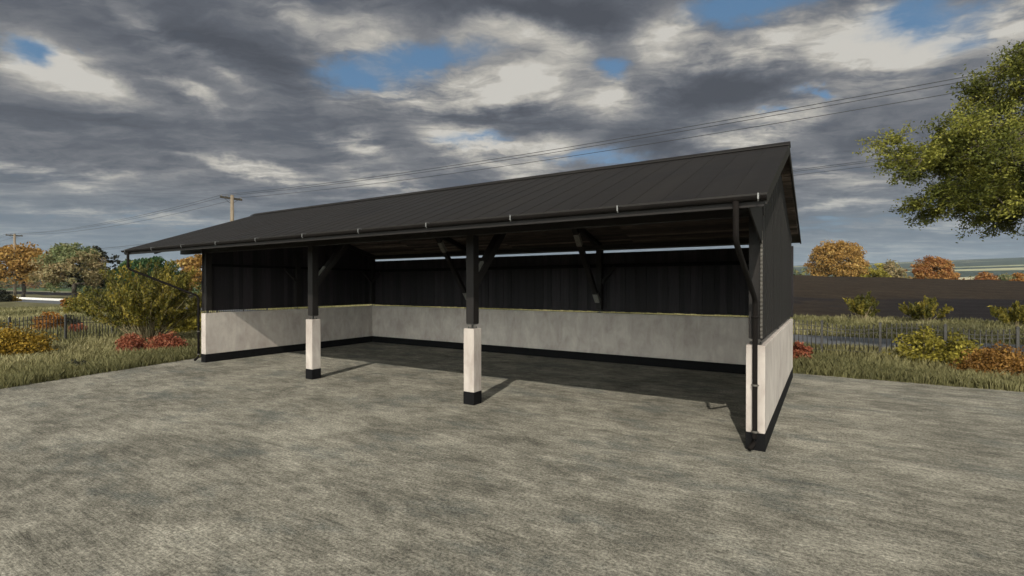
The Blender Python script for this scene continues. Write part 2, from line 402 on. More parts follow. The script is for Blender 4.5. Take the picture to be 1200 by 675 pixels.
# posts on steel shoes
PW = .155
def post(uc, vc, z1):
    h = PW/2
    p = ub(MB(), uc-h, uc+h, vc-h, vc+h, 1.355, z1, .006).build('post', 'timber', shed)
    k = MB(); ub(k, uc-.06, uc+.06, vc-.06, vc+.06, ZW, ZW+.008); k.tube([L3(uc, vc, ZW+.008), L3(uc, vc, 1.345)], .018, 10)
    ub(k, uc-.07, uc+.07, vc-.07, vc+.07, 1.343, 1.353)
    for du in (-.045, .045):
        for dv in (-.045, .045): k.tube([L3(uc+du, vc+dv, ZW+.008), L3(uc+du, vc+dv, ZW+.03)], .008, 6)
    k.build('post_shoe', 'iron', p); return p
FU = (.108, PU[0]+PS/2, PU[1]+PS/2, LEN-.108)
VBK = DEP-.108; VF = .108
for u in FU: post(u, VF, 2.848)
for u in FU: post(u, VBK, 2.943)
for u in (FU[0], FU[3]): post(u, 2.72, 3.0)
# header over the open front, back plate, side plates
ub(MB(), 0.02, LEN+SL-.10, VF-.07, VF+.07, 2.85, 3.05, .006).build('header_beam', 'timber_h', shed)
ub(MB(), 0.02, LEN+SL-.10, VBK-.07, VBK+.07, 2.945, 3.06, .006).build('back_plate', 'timber_h', shed)
ub(MB(), .1, LEN-.1, VR-.06, VR+.06, 3.72, 3.88, .006).build('ridge_beam', 'timber_h', shed)
# rafters: sloped prisms under the lining at each frame
LT = .13                                # roof build-up, lining underside is this far below the roof top
for u in FU:
    m = MB(); k = .006; d = .15
    p = [(VE+.12, roof_z(VE+.12)-LT-k), (VR, ZR-LT-k), (DEP, roof_z(DEP)-LT-k), (DEP, roof_z(DEP)-LT-k-.03), (VBK-.2, roof_z(VBK-.2)-LT-k-d*.8), (VR, ZR-LT-k-d), (VE+.12, roof_z(VE+.12)-LT-k-d*.4), ]
    # local prism along x
    m.prism(p, 0, -(u+.05), -(u-.05)); m.build('rafter', 'timber', shed)
# knee braces in every frame, front and back, with pale worn ends
def brace(a, b, w=.07, h=.13, tips=True):
    a, b = L3(*a), L3(*b); o = MB().bar(a, b, w, h, Vector((1, 0, 0)), .004).build('brace', 'timber', shed)
    return o
BA = Vector((0, .14, 2.02)); 
for u in FU[1:3]:
    b1 = MB(); a, b = L3(u, .14, 2.02), L3(u, 1.40, 3.44)
    o = MB().bar(a, b, .12, .16, Vector((1, 0, 0)), .004).build('brace', 'timber', shed)
    d = (b-a).normalized(); n = Vector((0, d.z, -d.y))
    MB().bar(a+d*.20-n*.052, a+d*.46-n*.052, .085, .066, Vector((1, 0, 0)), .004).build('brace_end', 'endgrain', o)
    a, b = L3(u+.02, 5.64, 1.56), L3(u+.02, 4.12, 3.46)
    o = MB().bar(a, b, .10, .13, Vector((1, 0, 0)), .004).build('brace', 'timber', shed)
    d = (b-a).normalized()
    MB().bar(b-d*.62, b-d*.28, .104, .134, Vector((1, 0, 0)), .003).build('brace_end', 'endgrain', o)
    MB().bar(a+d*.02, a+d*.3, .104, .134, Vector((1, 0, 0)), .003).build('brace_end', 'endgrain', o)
for u in FU[1:3]:
    brace((u-.05, VBK-.02, 2.05), (u-.42, VBK-.02, 2.50), .05, .08)
brace((FU[3]-.05, VBK-.04, 2.1), (FU[3]-.45, VBK-.04, 2.5), .05, .08)
brace((FU[3]-.02, VBK-.05, 2.1), (FU[3]-.02, VBK-.5, 2.52), .05, .08)
brace((FU[3]-.02, 2.68, 2.1), (FU[3]-.02, 2.28, 2.52), .05, .08)
brace((FU[0]+.02, 2.68, 2.1), (FU[0]+.02, 2.28, 2.52), .05, .08)
brace((FU[0]+.05, VBK-.04, 2.1), (FU[0]+.45, VBK-.04, 2.5), .05, .08)
# rails behind the cladding
ub(MB(), T, LEN-T, VBK+.02, VBK+.08, 2.47, 2.56, .004).build('rail', 'plinth', shed)
ub(MB(), FU[3]-.03, FU[3]+.02, .2, VBK-.1, 2.50, 2.57, .004).build('rail', 'plinth', shed)
ub(MB(), FU[0]-.02, FU[0]+.03, .2, VBK-.1, 2.50, 2.57, .004).build('rail', 'plinth', shed)
# cladding: single upright boards, lapped
def clad_u(v, z0, z1, u0, u1):
    m = MB(); u = u0; i = 0
    while u < u1-.02:
        w = min(.135, u1-u); off = 0 if i % 2 == 0 else .014
        ub(m, u-.008, min(u+w+.008, u1), v+off, v+off+.016, z0+random.uniform(-.006, .006), z1, .0025)
        u += w; i += 1
    return m.build('cladding', 'boards', shed)
clad_u(VBK+.085, 1.312, 2.862, 0.0, LEN)
def clad_v(u, side, z0, v0, v1, ext=0):
    m = MB(); v = v0; i = 0; LAP = .006
    while v < v1-.02:
        w = min(.135, v1-v); off = 0 if i % 2 == 0 else .014
        a, b = v-.008, min(v+w+.008, v1)
        zt = lambda q: roof_z(q)-LT-.012
        pts = [(a, z0), (b, z0)] + [(b, zt(b))] + ([(VR, zt(VR))] if a < VR < b else []) + [(a, zt(a))]
        x = -(u+side*min(off, .006)); m.prism(pts, 0, x-.008, x+.008)
        v += w; i += 1
    return m
cr = clad_v(.045, -1, 1.335, 0.012, DEP-.01)
x = -.045
cr.prism([(.01, 2.50), (.01, roof_z(.01)-LT-.012), (VE+.06, roof_z(VE+.06)-LT-.004), (VE+.06, 2.785)], 0, x-.008, x+.008)
cr.build('cladding', 'boards_out', shed)
clad_v(LEN-.045, 1, 1.335, 0.012, DEP-.01).build('cladding', 'boards', shed)
# corner strip at the front edge of the right cladding: a stack of short lap ends
m = MB()
z = 1.36; q = [(-.001, 1.36)]
while z < 2.62:
    dv = random.uniform(.010, .016); q += [(-dv, z+.004), (-dv, z+.026), (-.001, z+.032)]; z += .05
q += [(.012, z), (.012, 1.36)]
m.prism(q, 0, -.054, -.03); m.build('lap_strip', 'lapend', shed)
# roof sheets with standing seams
def slope(name, va, vb, s):
    m = MB(); th = .022
    za, zb = roof_z(va), roof_z(vb)
    m.prism([(va, za), (vb, zb), (vb, zb-th), (va, za-th)], 0, -(LEN+SL), SR)
    u = -SR+.33; 
    while u < LEN+SL-.1:
        m.prism([(va, za+.0), (vb, zb+.0), (vb, zb+.004), (va, za+.004)], 0, -(u+.010), -(u-.010)); u += .36
    o = m.build(name, 'roof', shed); return o
slope('roof_sheet', VE, VR-.004, 1); slope('roof_sheet', VR+.004, VB, -1)
m = MB()
m.prism([(VR-.14, ZR-.14*SF+.014), (VR, ZR+.03), (VR+.14, ZR-.14*SB+.014), (VR+.14, ZR-.14*SB+.026), (VR, ZR+.045), (VR-.14, ZR-.14*SF+.026)], 0, -(LEN+SL+.01), SR+.01)
m.build('ridge_cap', 'roof', shed)
# lining boards under the sheets
m = MB()
def linestrip(va, vb):
    n = max(1, int(round(abs(vb-va)/.115))); 
    for i in range(n):
        a = va+(vb-va)*i/n; b = va+(vb-va)*(i+1)/n-.004
        for us_ in range(4):
            ua = -SR+.03+(LEN+SL+SR-.06)*us_/4; ub_ = -SR+.03+(LEN+SL+SR-.06)*(us_+1)/4-.003
            dz = random.uniform(0, .012)
            m.prism([(a, roof_z(a)-.024), (b, roof_z(b)-.024), (b, roof_z(b)-LT-dz+.014), (a, roof_z(a)-LT-dz+.014)], 0, -ub_, -ua)
linestrip(VE+.03, VR-.01); linestrip(VR+.01, DEP+.02)
m.build('roof_lining', 'lining', shed)
for uu in (-SR, LEN+SL-.025):           # verge boards at both ends
    for va, vb in ((VE, VR), (VR, VB)):
        za, zb = roof_z(va)-.024, roof_z(vb)-.024
        MB().prism([(va, za), (vb, zb), (vb, zb-(.13 if va == VE else .022)), (va, za-.09 if va == VE else za-.13)], 0, -(uu+.025), -uu).build('verge_board', 'roof', shed)
# fascia + gutter
ub(MB(), -SR+.026, LEN+SL-.026, VE+.001, VE+.025, ZE-.135, ZE-.026, .003).build('fascia_board', 'timber_h', shed)
m = MB(); seg = 9; pr = []
gc = (VE-.036, ZE-.030); 
for i in range(seg+1):
    a = math.pi+math.pi*i/seg; pr.append((gc[0]+.034*math.cos(a), gc[1]+.046*math.sin(a)))
for i in range(seg, -1, -1):
    a = math.pi+math.pi*i/seg; pr.append((gc[0]+.030*math.cos(a), gc[1]+.042*math.sin(a)))
m.prism(pr, 0, -(LEN+SL), SR-.0)
for e in (-(LEN+SL), SR-.004):
    m.prism([(gc[0]+.0335*math.cos(math.pi+math.pi*i/seg), gc[1]+.0455*math.sin(math.pi+math.pi*i/seg)) for i in range(seg+1)], 0, e, e+.004)
gut = m.build('gutter', 'gutter', shed)
for i in range(11):
    u = -.055+i*1.43
    if u > LEN+SL: break
    k = MB(); k.box(-u-.007, -u+.007, VE-.079, VE-.073, ZE-.07, ZE-.008); k.box(-u-.007, -u+.007, VE-.079, VE+.0, ZE-.012, ZE-.008)
    k.bar((-u, VE-.076, ZE-.066), (-u, VE-.058, ZE-.088), .013, .006)
    k.build('gutter_bracket', 'steel', gut)
# downpipes
def dpipe(pts, clamps, r=.029):
    P = []
    pts = [L3(*p) for p in pts]
    P.append(pts[0])
    for i in range(1, len(pts)-1):
        a, b, c = pts[i-1], pts[i], pts[i+1]
        k = .07; P += [b+(a-b).normalized()*k, b+(a-b).normalized()*k*.35+(c-b).normalized()*k*.35*.6, b+(c-b).normalized()*k]
    P.append(pts[-1])
    o = MB().tube(P, r, 12).build('downpipe', 'gutter', shed)
    for (u, v, z) in clamps:
        c = MB(); c.tube([L3(u, v, z-.012), L3(u, v, z+.012)], r+.007, 12)
        for s in (-1, 1): c.tube([L3(u+s*.045, v+.0, z), L3(u+s*.02, v, z)], .007, 6); 
        c.bar(L3(u, v+r, z), L3(u, v+r+.03, z), .02, .014)
        c.build('pipe_clamp', 'lapend' if z < 1 else 'gutter', o)
gv_ = VE-.038
dpipe([(.15, gv_, ZE-.07), (.15, gv_, 2.44), (.105, -.055, 1.83), (.105, -.055, .10), (.16, -.14, .045)], [(.105, -.055, .80), (.105, -.055, .24), (.105, -.055, 1.62)])
dpipe([(14.16, gv_, ZE-.07), (14.16, gv_, 2.42), (LEN+.05, -.04, 1.72), (LEN+.05, -.04, .12), (LEN+.11, -.12, .05)], [(LEN+.05, -.04, .8), (LEN+.05, -.04, .2)])

# ------------------------------------------------------------ vegetation
def leaves(cent, size, elong=1.7, jit=.35, up=0.0):
    N = len(cent); d = np.random.normal(size=(N, 3)); d[:, 2] += up; d /= np.linalg.norm(d, axis=1, keepdims=True)
    e = np.random.normal(size=(N, 3)); e -= (e*d).sum(1, keepdims=True)*d; e /= np.linalg.norm(e, axis=1, keepdims=True)
    s = size*(1+jit*np.random.uniform(-1, 1, (N, 1)))
    a = d*s*elong/2; b = e*s/2
    return np.stack([cent-a, cent+b, cent+a, cent-b], 1)
np.random.seed(11)
def fbm_dir(d, seed, f=3.0):
    r = np.random.RandomState(seed); o = np.zeros(len(d))
    for k in range(5):
        w = r.normal(size=3)*f*(1+k*.7); o += np.sin(d@w+r.uniform(0, 6.28))/(1+k*.5)
    return o/2.2
def tree(name, label, base, h, w, mat, leaf=.22, nclump=90, per=40, trunk_h=.3, seed=1, bark='bark', cat='tree', group=None, shape=.5, cl=.34, lower=-.75, trunkr=None, offset=(0, 0), flat=1.0, gap=0.0, rnd0=None, twig=True):
    np.random.seed(seed); rs = random.Random(seed)
    root = empty(name, base); tag(root, label, cat, group)
    th = h*trunk_h; ch = (h-th); cz = th+ch*.5
    # clump centres on/in the crown's envelope
    d = np.random.normal(size=(nclump*6, 3)); d /= np.linalg.norm(d, axis=1, keepdims=True)
    d = d[d[:, 2] > lower][:nclump]
    rad = (1+.22*fbm_dir(d, seed, 2.4))*np.random.uniform(.45, .93, len(d))**.6
    c = d*rad[:, None]*np.array([w/2, w/2, ch/2*flat]); c[:, 2] += cz; c[:, 0] += offset[0]; c[:, 1] += offset[1]
    if gap > 0: c = c[np.abs(fbm_dir(c*.45, seed+9, 1.0)) > gap]
    # skeleton: join each clump to the nearest node already in the tree
    top = np.array([offset[0]*.5, offset[1]*.5, th+ch*.45])
    nodes = [np.array([0, 0, -.1]), np.array([0.02*h, 0, th*.5]), np.array([0, .01*h, th])]
    par = [-1, 0, 1]; 
    for k in range(1, 4):
        nodes.append(nodes[2]+(top-nodes[2])*k/3+np.random.normal(size=3)*.015*h); par.append(len(nodes)-2)
    order = np.argsort(np.linalg.norm(c-np.array([0, 0, th+ch*.2]), axis=1))
    ends = []
    for i in order:
        p = c[i]; A = np.array(nodes); dd = np.linalg.norm(A-p, axis=1)+.5*np.maximum(0, A[:, 2]-p[2])+np.where(A[:, 2] < th*.95, 9, 0)*h
        j = int(np.argmin(dd)); L = np.linalg.norm(A[j]-p)
        if L > .12*h:
            mid = (A[j]+p)/2+np.array([0, 0, .08*L])+np.random.normal(size=3)*.07*L
            nodes.append(mid); par.append(j); j = len(nodes)-1
        nodes.append(p); par.append(j); ends.append(len(nodes)-1)
    cnt = np.zeros(len(nodes)); 
    for e in ends: cnt[e] = 1
    for i in range(len(nodes)-1, 0, -1): cnt[par[i]] += cnt[i]
    tr = trunkr or h*.03
    rr = tr*np.sqrt(np.maximum(cnt, 1)/max(cnt[0], 1)); rr = np.maximum(rr, tr*.05)
    m = MB()
    for i in range(1, len(nodes)):
        a, b = nodes[par[i]], nodes[i]; ra = rr[i]*1.12 if par[i] > 2 else rr[par[i]]
        m.tube([a, (a+b)/2+np.random.normal(size=3)*.02*np.linalg.norm(a-b), b], [ra*(1.35 if i == 1 else 1), rr[i]*1.03, rr[i]], 7 if i < 7 else 5)
    m.build('trunk', bark, root)
    # leaves round every clump, thinner outwards
    cr_ = cl*w*.5
    n = per*len(c); which = np.repeat(np.arange(len(c)), per)
    q = np.random.normal(size=(n, 3)); q /= np.linalg.norm(q, axis=1, keepdims=True)
    q *= (np.random.rand(n, 1)**.5)*cr_*np.random.uniform(.6, 1.15, (len(c), 1))[which]*np.array([1, 1, .62])
    P = c[which]+q
    rn = .5*np.random.rand(n)+.5*np.random.rand(len(c))[which]
    if rnd0 is not None: rn = rnd0(P, rn, h)
    quads('crown', leaves(P, leaf), mat, root, rn)
    return root
def gpos(x, Y, z=None):                 # a spot on the land in the direction of photo column x, Y metres ahead
    X = (x-600)/584.1*Y; u, v = UV(X, Y); return Vector((X, Y, float(terr(u, v)) if z is None else z))

# big olive tree at the right (its trunk stands just outside the view)
def bigtree():
    np.random.seed(5)
    B = Vector((15.05, 12.5, -.03)); root = empty('olive_tree', B)
    tag(root, 'large olive green leafy tree leaning into the right edge of the picture above the fence', 'tree')
    h = 9.6
    fork = np.array([-.2, 0, 2.6])
    # crown lobes given by centre (relative), radii
    lobes = [((-3.9, -.6, 4.6), (1.8, 1.5, .95)), ((-3.0, .4, 3.75), (1.9, 1.5, .75)), ((-2.1, -.6, 6.2), (1.7, 1.6, 1.0)), ((-1.6, .6, 4.8), (1.9, 1.8, 1.2)),
             ((-.6, -1., 6.7), (1.9, 1.8, 1.1)), ((.6, .6, 7.7), (2.0, 1.8, 1.1)), ((1.4, -.6, 5.6), (2.3, 2.2, 1.5)), ((0, 1.5, 3.9), (2.0, 1.5, 1.1)), ((2.6, 1, 6.6), (2, 2, 1.3)),
             ((-1.5, -1.3, 3.6), (1.7, 1.3, .75)), ((.4, -1.8, 3.9), (1.7, 1.5, 1.1)), ((3.2, 0, 4.6), (1.8, 2, 1.2)), ((-.9, -1.2, 8.25), (.42, .42, .4)), ((-4.3, .3, 5.0), (1.2, 1.0, .55)), ((-.8, -1.3, 7.9), (.35, .35, .3))]
    nodes = [np.array([0, 0, -.1]), np.array([.1, 0, 1.3]), fork]; par = [-1, 0, 1]
    tips = []
    for (c, r) in lobes:
        c = np.array(c, float)+np.array([0, 0, .65]); r = np.array(r)*.90
        A = np.array(nodes); a = fork if len(nodes) < 12 else None
        j = 2
        dd = np.linalg.norm(A[2:]-c, axis=1); j = 2+int(np.argmin(dd)) if len(nodes) > 8 else 2
        s = nodes[j]; L = np.linalg.norm(c-s)
        for k in (1, 2, 3):
            p = s+(c-s)*k/3+np.random.normal(size=3)*.05*L+np.array([0, 0, .10*L*math.sin(k/3*math.pi)])
            nodes.append(p); par.append(j); j = len(nodes)-1
        n = int(16*r[0]*r[1]*r[2]**.5)+5
        d = np.random.normal(size=(n, 3)); d /= np.linalg.norm(d, axis=1, keepdims=True)
        pts = c+d*r*(np.random.rand(n, 1)**.4)
        pts = pts[np.argsort(np.linalg.norm(pts-c, axis=1))]
        lo = len(nodes)-3
        for p in pts:
            A = np.array(nodes[lo:]); dd = np.linalg.norm(A-p, axis=1); q = lo+int(np.argmin(dd))
            Lq = np.linalg.norm(nodes[q]-p)
            if Lq > .5: nodes.append((nodes[q]+p)/2+np.random.normal(size=3)*.08*Lq); par.append(q); q = len(nodes)-1
            nodes.append(p); par.append(q); tips.append(len(nodes)-1)
    cnt = np.zeros(len(nodes))
    for e in tips: cnt[e] = 1
    for i in range(len(nodes)-1, 0, -1): cnt[par[i]] += cnt[i]
    rr = np.maximum(.20*np.sqrt(cnt/cnt[0]), .011)
    m = MB()
    for i in range(1, len(nodes)):
        a, b = nodes[par[i]], nodes[i]
        m.tube([a, (a+b)/2+np.random.normal(size=3)*.04*np.linalg.norm(a-b), b], [max(rr[i]*1.2, min(rr[par[i]], rr[i]*1.5)), rr[i]*1.08, rr[i]], 8 if i < 4 else 5)
    # twigs + leaf sprays
    sp = []; rn = []
    tw = MB()
    for e in tips:
        p = nodes[e]; out = p-nodes[par[e]]; out = out/(np.linalg.norm(out)+1e-6)
        tone = np.random.rand()
        for k in range(7):
            d = out*.7+np.random.normal(size=3)*.75; d[2] *= .6; d /= np.linalg.norm(d); L = np.random.uniform(.3, .62)
            e2 = p+d*L+np.array([0, 0, -.10*L])
            m.tube([p, (p+e2)/2+np.array([0, 0, .04]), e2], [.008, .006, .004], 4)
            nl = 70; tt = np.random.uniform(.15, 1.1, nl)[:, None]
            q = p+(e2-p)*tt+np.random.normal(size=(nl, 3))*np.array([.085, .085, .06])
            sp.append(q); rn.append(.6*tone+.45*np.random.rand(nl)+.03)
    m.tube([np.array([-2.4, -1.5, 2.9]), np.array([-2.55, -1.6, 2.6]), np.array([-2.85, -1.65, 2.35])], [.014, .01, .005], 5)
    m.build('trunk', 'bark', root)
    sp = np.concatenate(sp); rn = np.concatenate(rn)
    quads('crown', leaves(sp, .034, 2.1), 'leaf_olive', root, rn)
bigtree()

# individual trees on the skyline and across the road
tree('maple_tree', 'tallest round golden brown tree on the skyline right of the shed', gpos(980, 108), 11.6, 10.0, 'leaf_amber', .23, 210, 110, .12, 21, shape=.5, cl=.26)
tree('maple_tree', 'round copper orange tree with a pink bush at its foot beyond the ploughed field', gpos(1094, 112), 9.8, 7.5, 'leaf_rust', .22, 170, 90, .12, 22, cl=.28)
tree('hazel_tree', 'low yellow green tree tucked beside the tallest golden tree on the skyline', gpos(1017, 116), 7.6, 7.0, 'leaf_yellow', .3, 80, 45, .15, 23, cl=.34)
tree('cherry_tree', 'broad pale pinkish orange tree between the golden and the copper skyline trees', gpos(1043, 118), 8.4, 7.6, 'leaf_mixed', .3, 90, 45, .15, 24, cl=.34, rnd0=lambda P, r, h: .5+.45*r)
tree('rowan_tree', 'small red orange tree at the far right of the skyline past the pale field', gpos(1155, 150), 9.0, 6, 'leaf_rust', .32, 80, 45, .15, 25, cl=.32)
tree('birch_tree', 'dull green and pink tree right of the small red orange skyline tree', gpos(1178, 152), 8.2, 7.5, 'leaf_mixed', .32, 80, 45, .12, 26, cl=.34)
tree('rowan_tree', 'orange tree cut by the right edge of the picture on the skyline', gpos(1199, 140), 8.4, 5.5, 'leaf_orange', .32, 70, 45, .12, 27, cl=.34)
tree('chestnut_tree', 'round orange brown tree behind the far left utility pole', gpos(27, 78), 7.9, 10.2, 'leaf_amber', .26, 150, 60, .28, 31, cl=.25)
def mixc(P, r, h): return np.where(np.sin(P[:, 0]*1.1+2)+np.sin(P[:, 2]*1.6) > .5, .25+.3*r, .5+.45*r)
tree('pear_tree', 'tall bushy tree with mixed green, pink and straw leaves across the road on the left', gpos(86, 47), 6.0, 5.6, 'leaf_mixed', .13, 150, 90, .22, 32, cl=.26, rnd0=mixc, gap=.05)
tree('thorn_tree', 'dark sparse nearly bare tree leaning out behind the mixed leaved tree', gpos(107, 49), 5.9, 4.6, 'leaf_dark', .15, 110, 20, .2, 33, cl=.18, trunkr=.12)
tree('conifer_tree', 'deep green dense tree behind the big olive bush, under the shed eave', gpos(172, 42), 4.75, 4.6, 'leaf_green', .13, 120, 80, .2, 34, cl=.25)
tree('beech_tree', 'orange tree half hidden by the left end wall of the shed', gpos(236, 62), 6.0, 5.0, 'leaf_amber', .2, 110, 55, .2, 35, cl=.28)

def bush(name, label, base, h, w, mat, leaf, nclump, per, seed, cat='bush', group=None, cl=.34, stems=9, depth=None):
    np.random.seed(seed); root = empty(name, base); tag(root, label, cat, group)
    depth = depth or w
    d = np.random.normal(size=(nclump*4, 3)); d /= np.linalg.norm(d, axis=1, keepdims=True); d = d[d[:, 2] > -.15][:nclump]
    rad = (1+.22*fbm_dir(d, seed, 3))*(np.random.rand(len(d))**.35)*.86
    c = d*rad[:, None]*np.array([w/2, depth/2, h*.86]); c[:, 2] = np.maximum(c[:, 2], .06*h)+.04*h
    m = MB()
    for i in range(stems):
        p = c[np.random.randint(len(c))]; m.tube([(p[0]*.12, p[1]*.12, -.06), (p[0]*.5, p[1]*.5, p[2]*.55), tuple(p)], [.016*h+.004, .01*h+.003, .004], 5)
    m.build('stem', 'stem', root)
    n = per*len(c); wh = np.repeat(np.arange(len(c)), per)
    q = np.random.normal(size=(n, 3)); q /= np.linalg.norm(q, axis=1, keepdims=True)
    q *= (np.random.rand(n, 1)**.45)*cl*min(w/2, h)*np.array([1, 1, .8])
    P = c[wh]+q; P[:, 2] = np.maximum(P[:, 2], .01)
    quads('foliage', leaves(P, leaf), mat, root, .55*np.random.rand(n)+.45*np.random.rand(len(c))[wh]); return root
def broom(name, label, base, h, w, mat, nst, per, leaf, seed, cat='bush', group=None, sr=.022, bare=.38):
    """fan of upright arching stems with leaves set along them"""
    np.random.seed(seed); root = empty(name, base); tag(root, label, cat, group)
    m = MB(); P = []; rn = []
    for i in range(nst):
        a = np.random.uniform(0, 2*np.pi); k = np.random.rand()**.55; L = h*np.random.uniform(.6, 1.05)*(1-.42*k*k)
        end = np.array([math.cos(a)*w/2*k, math.sin(a)*w/2*k, L]); st = np.array([math.cos(a), math.sin(a), 0])*.10*w*np.random.rand()
        st[2] = -.06; c1 = st*.3+end*.5+np.array([0, 0, .04*h]); ts = np.linspace(0, 1, 7)[:, None]
        pts = (1-ts)**2*st+2*ts*(1-ts)*c1+ts**2*end
        m.tube([tuple(p) for p in pts], [max(sr*(1-.85*t), .004) for t in ts[:, 0]], 5)
        tone = np.random.rand()
        ns = 7
        for s in range(ns):
            t0 = np.random.uniform(bare, 1.0); b = (1-t0)**2*st+2*t0*(1-t0)*c1+t0**2*end
            dr = end-st; dr = dr/np.linalg.norm(dr)*.9+np.random.normal(size=3)*.24; dr /= np.linalg.norm(dr); l = h*np.random.uniform(.12, .26)
            m.tube([tuple(b), tuple(b+dr*l)], [sr*.25, .002], 4)
            nn = per; tt = np.random.rand(nn)[:, None]
            P.append(b+dr*l*tt*1.05+np.random.normal(size=(nn, 3))*h*.012); rn.append(.5*tone+.5*np.random.rand(nn))
    m.build('stem', 'stem', root)
    P = np.concatenate(P); P[:, 2] = np.maximum(P[:, 2], .02)
    quads('foliage', leaves(P, leaf, 3.0, up=1.6), mat, root, np.concatenate(rn)); return root
broom('broom_bush', 'very large fan shaped olive bush with bare lower stems standing by the left fence', gpos(174, 17.6), 2.75, 3.5, 'leaf_broom', 96, 38, .038, 41, sr=.024, bare=.36)
bush('barberry_bush', 'low scarlet bush at the foot of the olive bush, nearer the fence post', gpos(158, 15.0), .66, .92, 'leaf_red', .035, 60, 90, 42)
bush('barberry_bush', 'low scarlet bush at the foot of the olive bush, nearer the shed wall', gpos(197, 15.1), .68, 1.12, 'leaf_red', .035, 70, 90, 43)
bush('gold_bush', 'gold and olive speckled bush cut by the left edge of the picture', gpos(14, 14.2), 1.0, 1.75, 'leaf_gold', .04, 110, 110, 44)
bush('orange_shrub', 'low bright orange shrub seen through the left fence', gpos(60, 22.8), .8, 1.3, 'leaf_orange', .06, 50, 60, 45)
bush('red_shrub', 'small dull red shrub behind the left fence post', gpos(89, 22.0), .62, .8, 'leaf_red', .05, 40, 50, 46)
bush('dark_shrub', 'small dark green shrub between the orange and red shrubs behind the fence', gpos(79, 24), .62, 1.1, 'leaf_dark', .06, 40, 40, 47)
bush('yellow_shrub', 'yellow green shrub at the lower right of the mixed leaved tree', gpos(104, 36), 2.0, 2.9, 'leaf_broom', .08, 80, 70, 48)
bush('copper_shrub', 'small copper orange shrub under the mixed leaved tree', gpos(80, 44), 1.15, 1.1, 'leaf_orange', .08, 40, 50, 49)
bush('brown_shrub', 'brown shrub at the left picture edge beside the far kerb', gpos(1, 62), 2.0, 2.6, 'leaf_dark', .12, 50, 50, 50)
bush('brown_shrub', 'small orange brown shrub at the base of the far left utility pole', gpos(16, 64), .75, 1.6, 'leaf_gold', .1, 30, 50, 59)
bush('yellow_shrub', 'yellow and crimson shrub between the olive bush and the shed wall', gpos(226, 21.5), 1.5, 1.9, 'leaf_yellow', .06, 70, 60, 51)
bush('barberry_bush', 'small red bush just past the back corner of the right end wall', gpos(938, 13.3), .62, .62, 'leaf_red', .035, 40, 80, 52)
bush('spindle_bush', 'loose yellow green bush growing through the right fence, nearer the shed', gpos(1082, 13.1), 1.12, 1.5, 'leaf_yellow', .05, 80, 34, 53, cl=.3)
bush('spindle_bush', 'thin yellow bush growing through the right fence, beside the copper bush', gpos(1124, 12.7), .95, 1.1, 'leaf_yellow', .05, 55, 30, 54, cl=.3)
bush('copper_bush', 'dense copper orange bush in front of the right fence at the picture edge', gpos(1174, 11.4), .74, 1.6, 'leaf_copper', .034, 120, 120, 55)
for k in (1,):
    pass
broom('field_shrub', 'spiky yellow green shrub at the ploughed field edge, nearest the shed', gpos(1012, 27.5), 1.5, 1.8, 'leaf_broom', 26, 18, .065, 56, group='shrubs along the ploughed field')
broom('field_shrub', 'spiky yellow green shrub at the ploughed field edge, middle one of three', gpos(1085, 26.5), 1.45, 2.2, 'leaf_broom', 30, 18, .065, 57, group='shrubs along the ploughed field')
broom('field_shrub', 'spiky yellow green shrub at the ploughed field edge, farthest right below the big tree', gpos(1192, 23.5), 1.25, 1.9, 'leaf_broom', 26, 18, .065, 58, group='shrubs along the ploughed field')

# far-off woodland beyond the crest and beyond the left field: one mass
np.random.seed(3); Pw = []; rw = []
def woods(n, xa, xb, Ya, Yb, hs):
    for i in range(n):
        Y = np.random.uniform(Ya, Yb); b = gpos(np.random.uniform(xa, xb), Y); hh = np.random.uniform(*hs); tone = np.random.rand(); k = 260
        q = np.random.normal(size=(k, 3)); q /= np.linalg.norm(q, axis=1, keepdims=True); q *= (np.random.rand(k, 1)**.4)*np.array([hh*.55, hh*.55, hh*.5])*(1+.25*np.sin(q[:, :1]*5+i))
        Pw.append(q+np.array([b.x, b.y, b.z+hh*.48])); rw.append(.7*tone+.3*np.random.rand(k))
woods(110, 840, 1330, 150, 330, (7.0, 10.0)); woods(40, 925, 1330, 330, 520, (9, 12)); woods(70, -60, 330, 260, 420, (5, 8)); woods(20, 100, 300, 90, 150, (2.5, 4))
o = quads('distant_woodland', leaves(np.concatenate(Pw), .85, 1.3), 'leaf_wood', None, np.concatenate(rw))
tag(o, 'mass of small autumn trees in the distance beyond the fields', 'woodland', kind='stuff')

# grass: blades in the verges
def blades(u, v, hgt, wid):
    n = len(u); x = AX-u*CS+v*SN; y = AY+u*SN+v*CS; z = terr(u, v)-.015
    a = np.random.uniform(0, 2*np.pi, n); lean = np.random.uniform(.05, .6, n)*hgt; la = np.random.uniform(0, 2*np.pi, n)
    B = np.stack([x, y, z], 1); W_ = np.stack([np.cos(a), np.sin(a), 0*a], 1)*wid[:, None]/2
    mid = B+np.stack([np.cos(la)*lean*.3, np.sin(la)*lean*.3, hgt*.6], 1); tip = B+np.stack([np.cos(la)*lean, np.sin(la)*lean, hgt], 1)
    return np.stack([B-W_, B+W_, mid+W_*.75, tip, mid-W_*.75], 1)
def field_of(n, fu, h0, h1, wid, keep):
    u, v = fu(n); k = keep(u, v); u, v = u[k], v[k]
    pat = .5+.5*np.sin(u*1.9+np.sin(v*2.3))*np.sin(v*1.6+u*.7); pat2 = .5+.5*np.sin(u*.63-v*.41+2)
    h = (h0+(h1-h0)*np.random.rand(len(u))**1.6)*(.6+.7*pat)
    return blades(u, v, h, wid*(1+.4*np.random.rand(len(u)))), np.clip(.15+.35*pat2+.15*pat+.42*(np.random.rand(len(u))-.25), 0, 1)
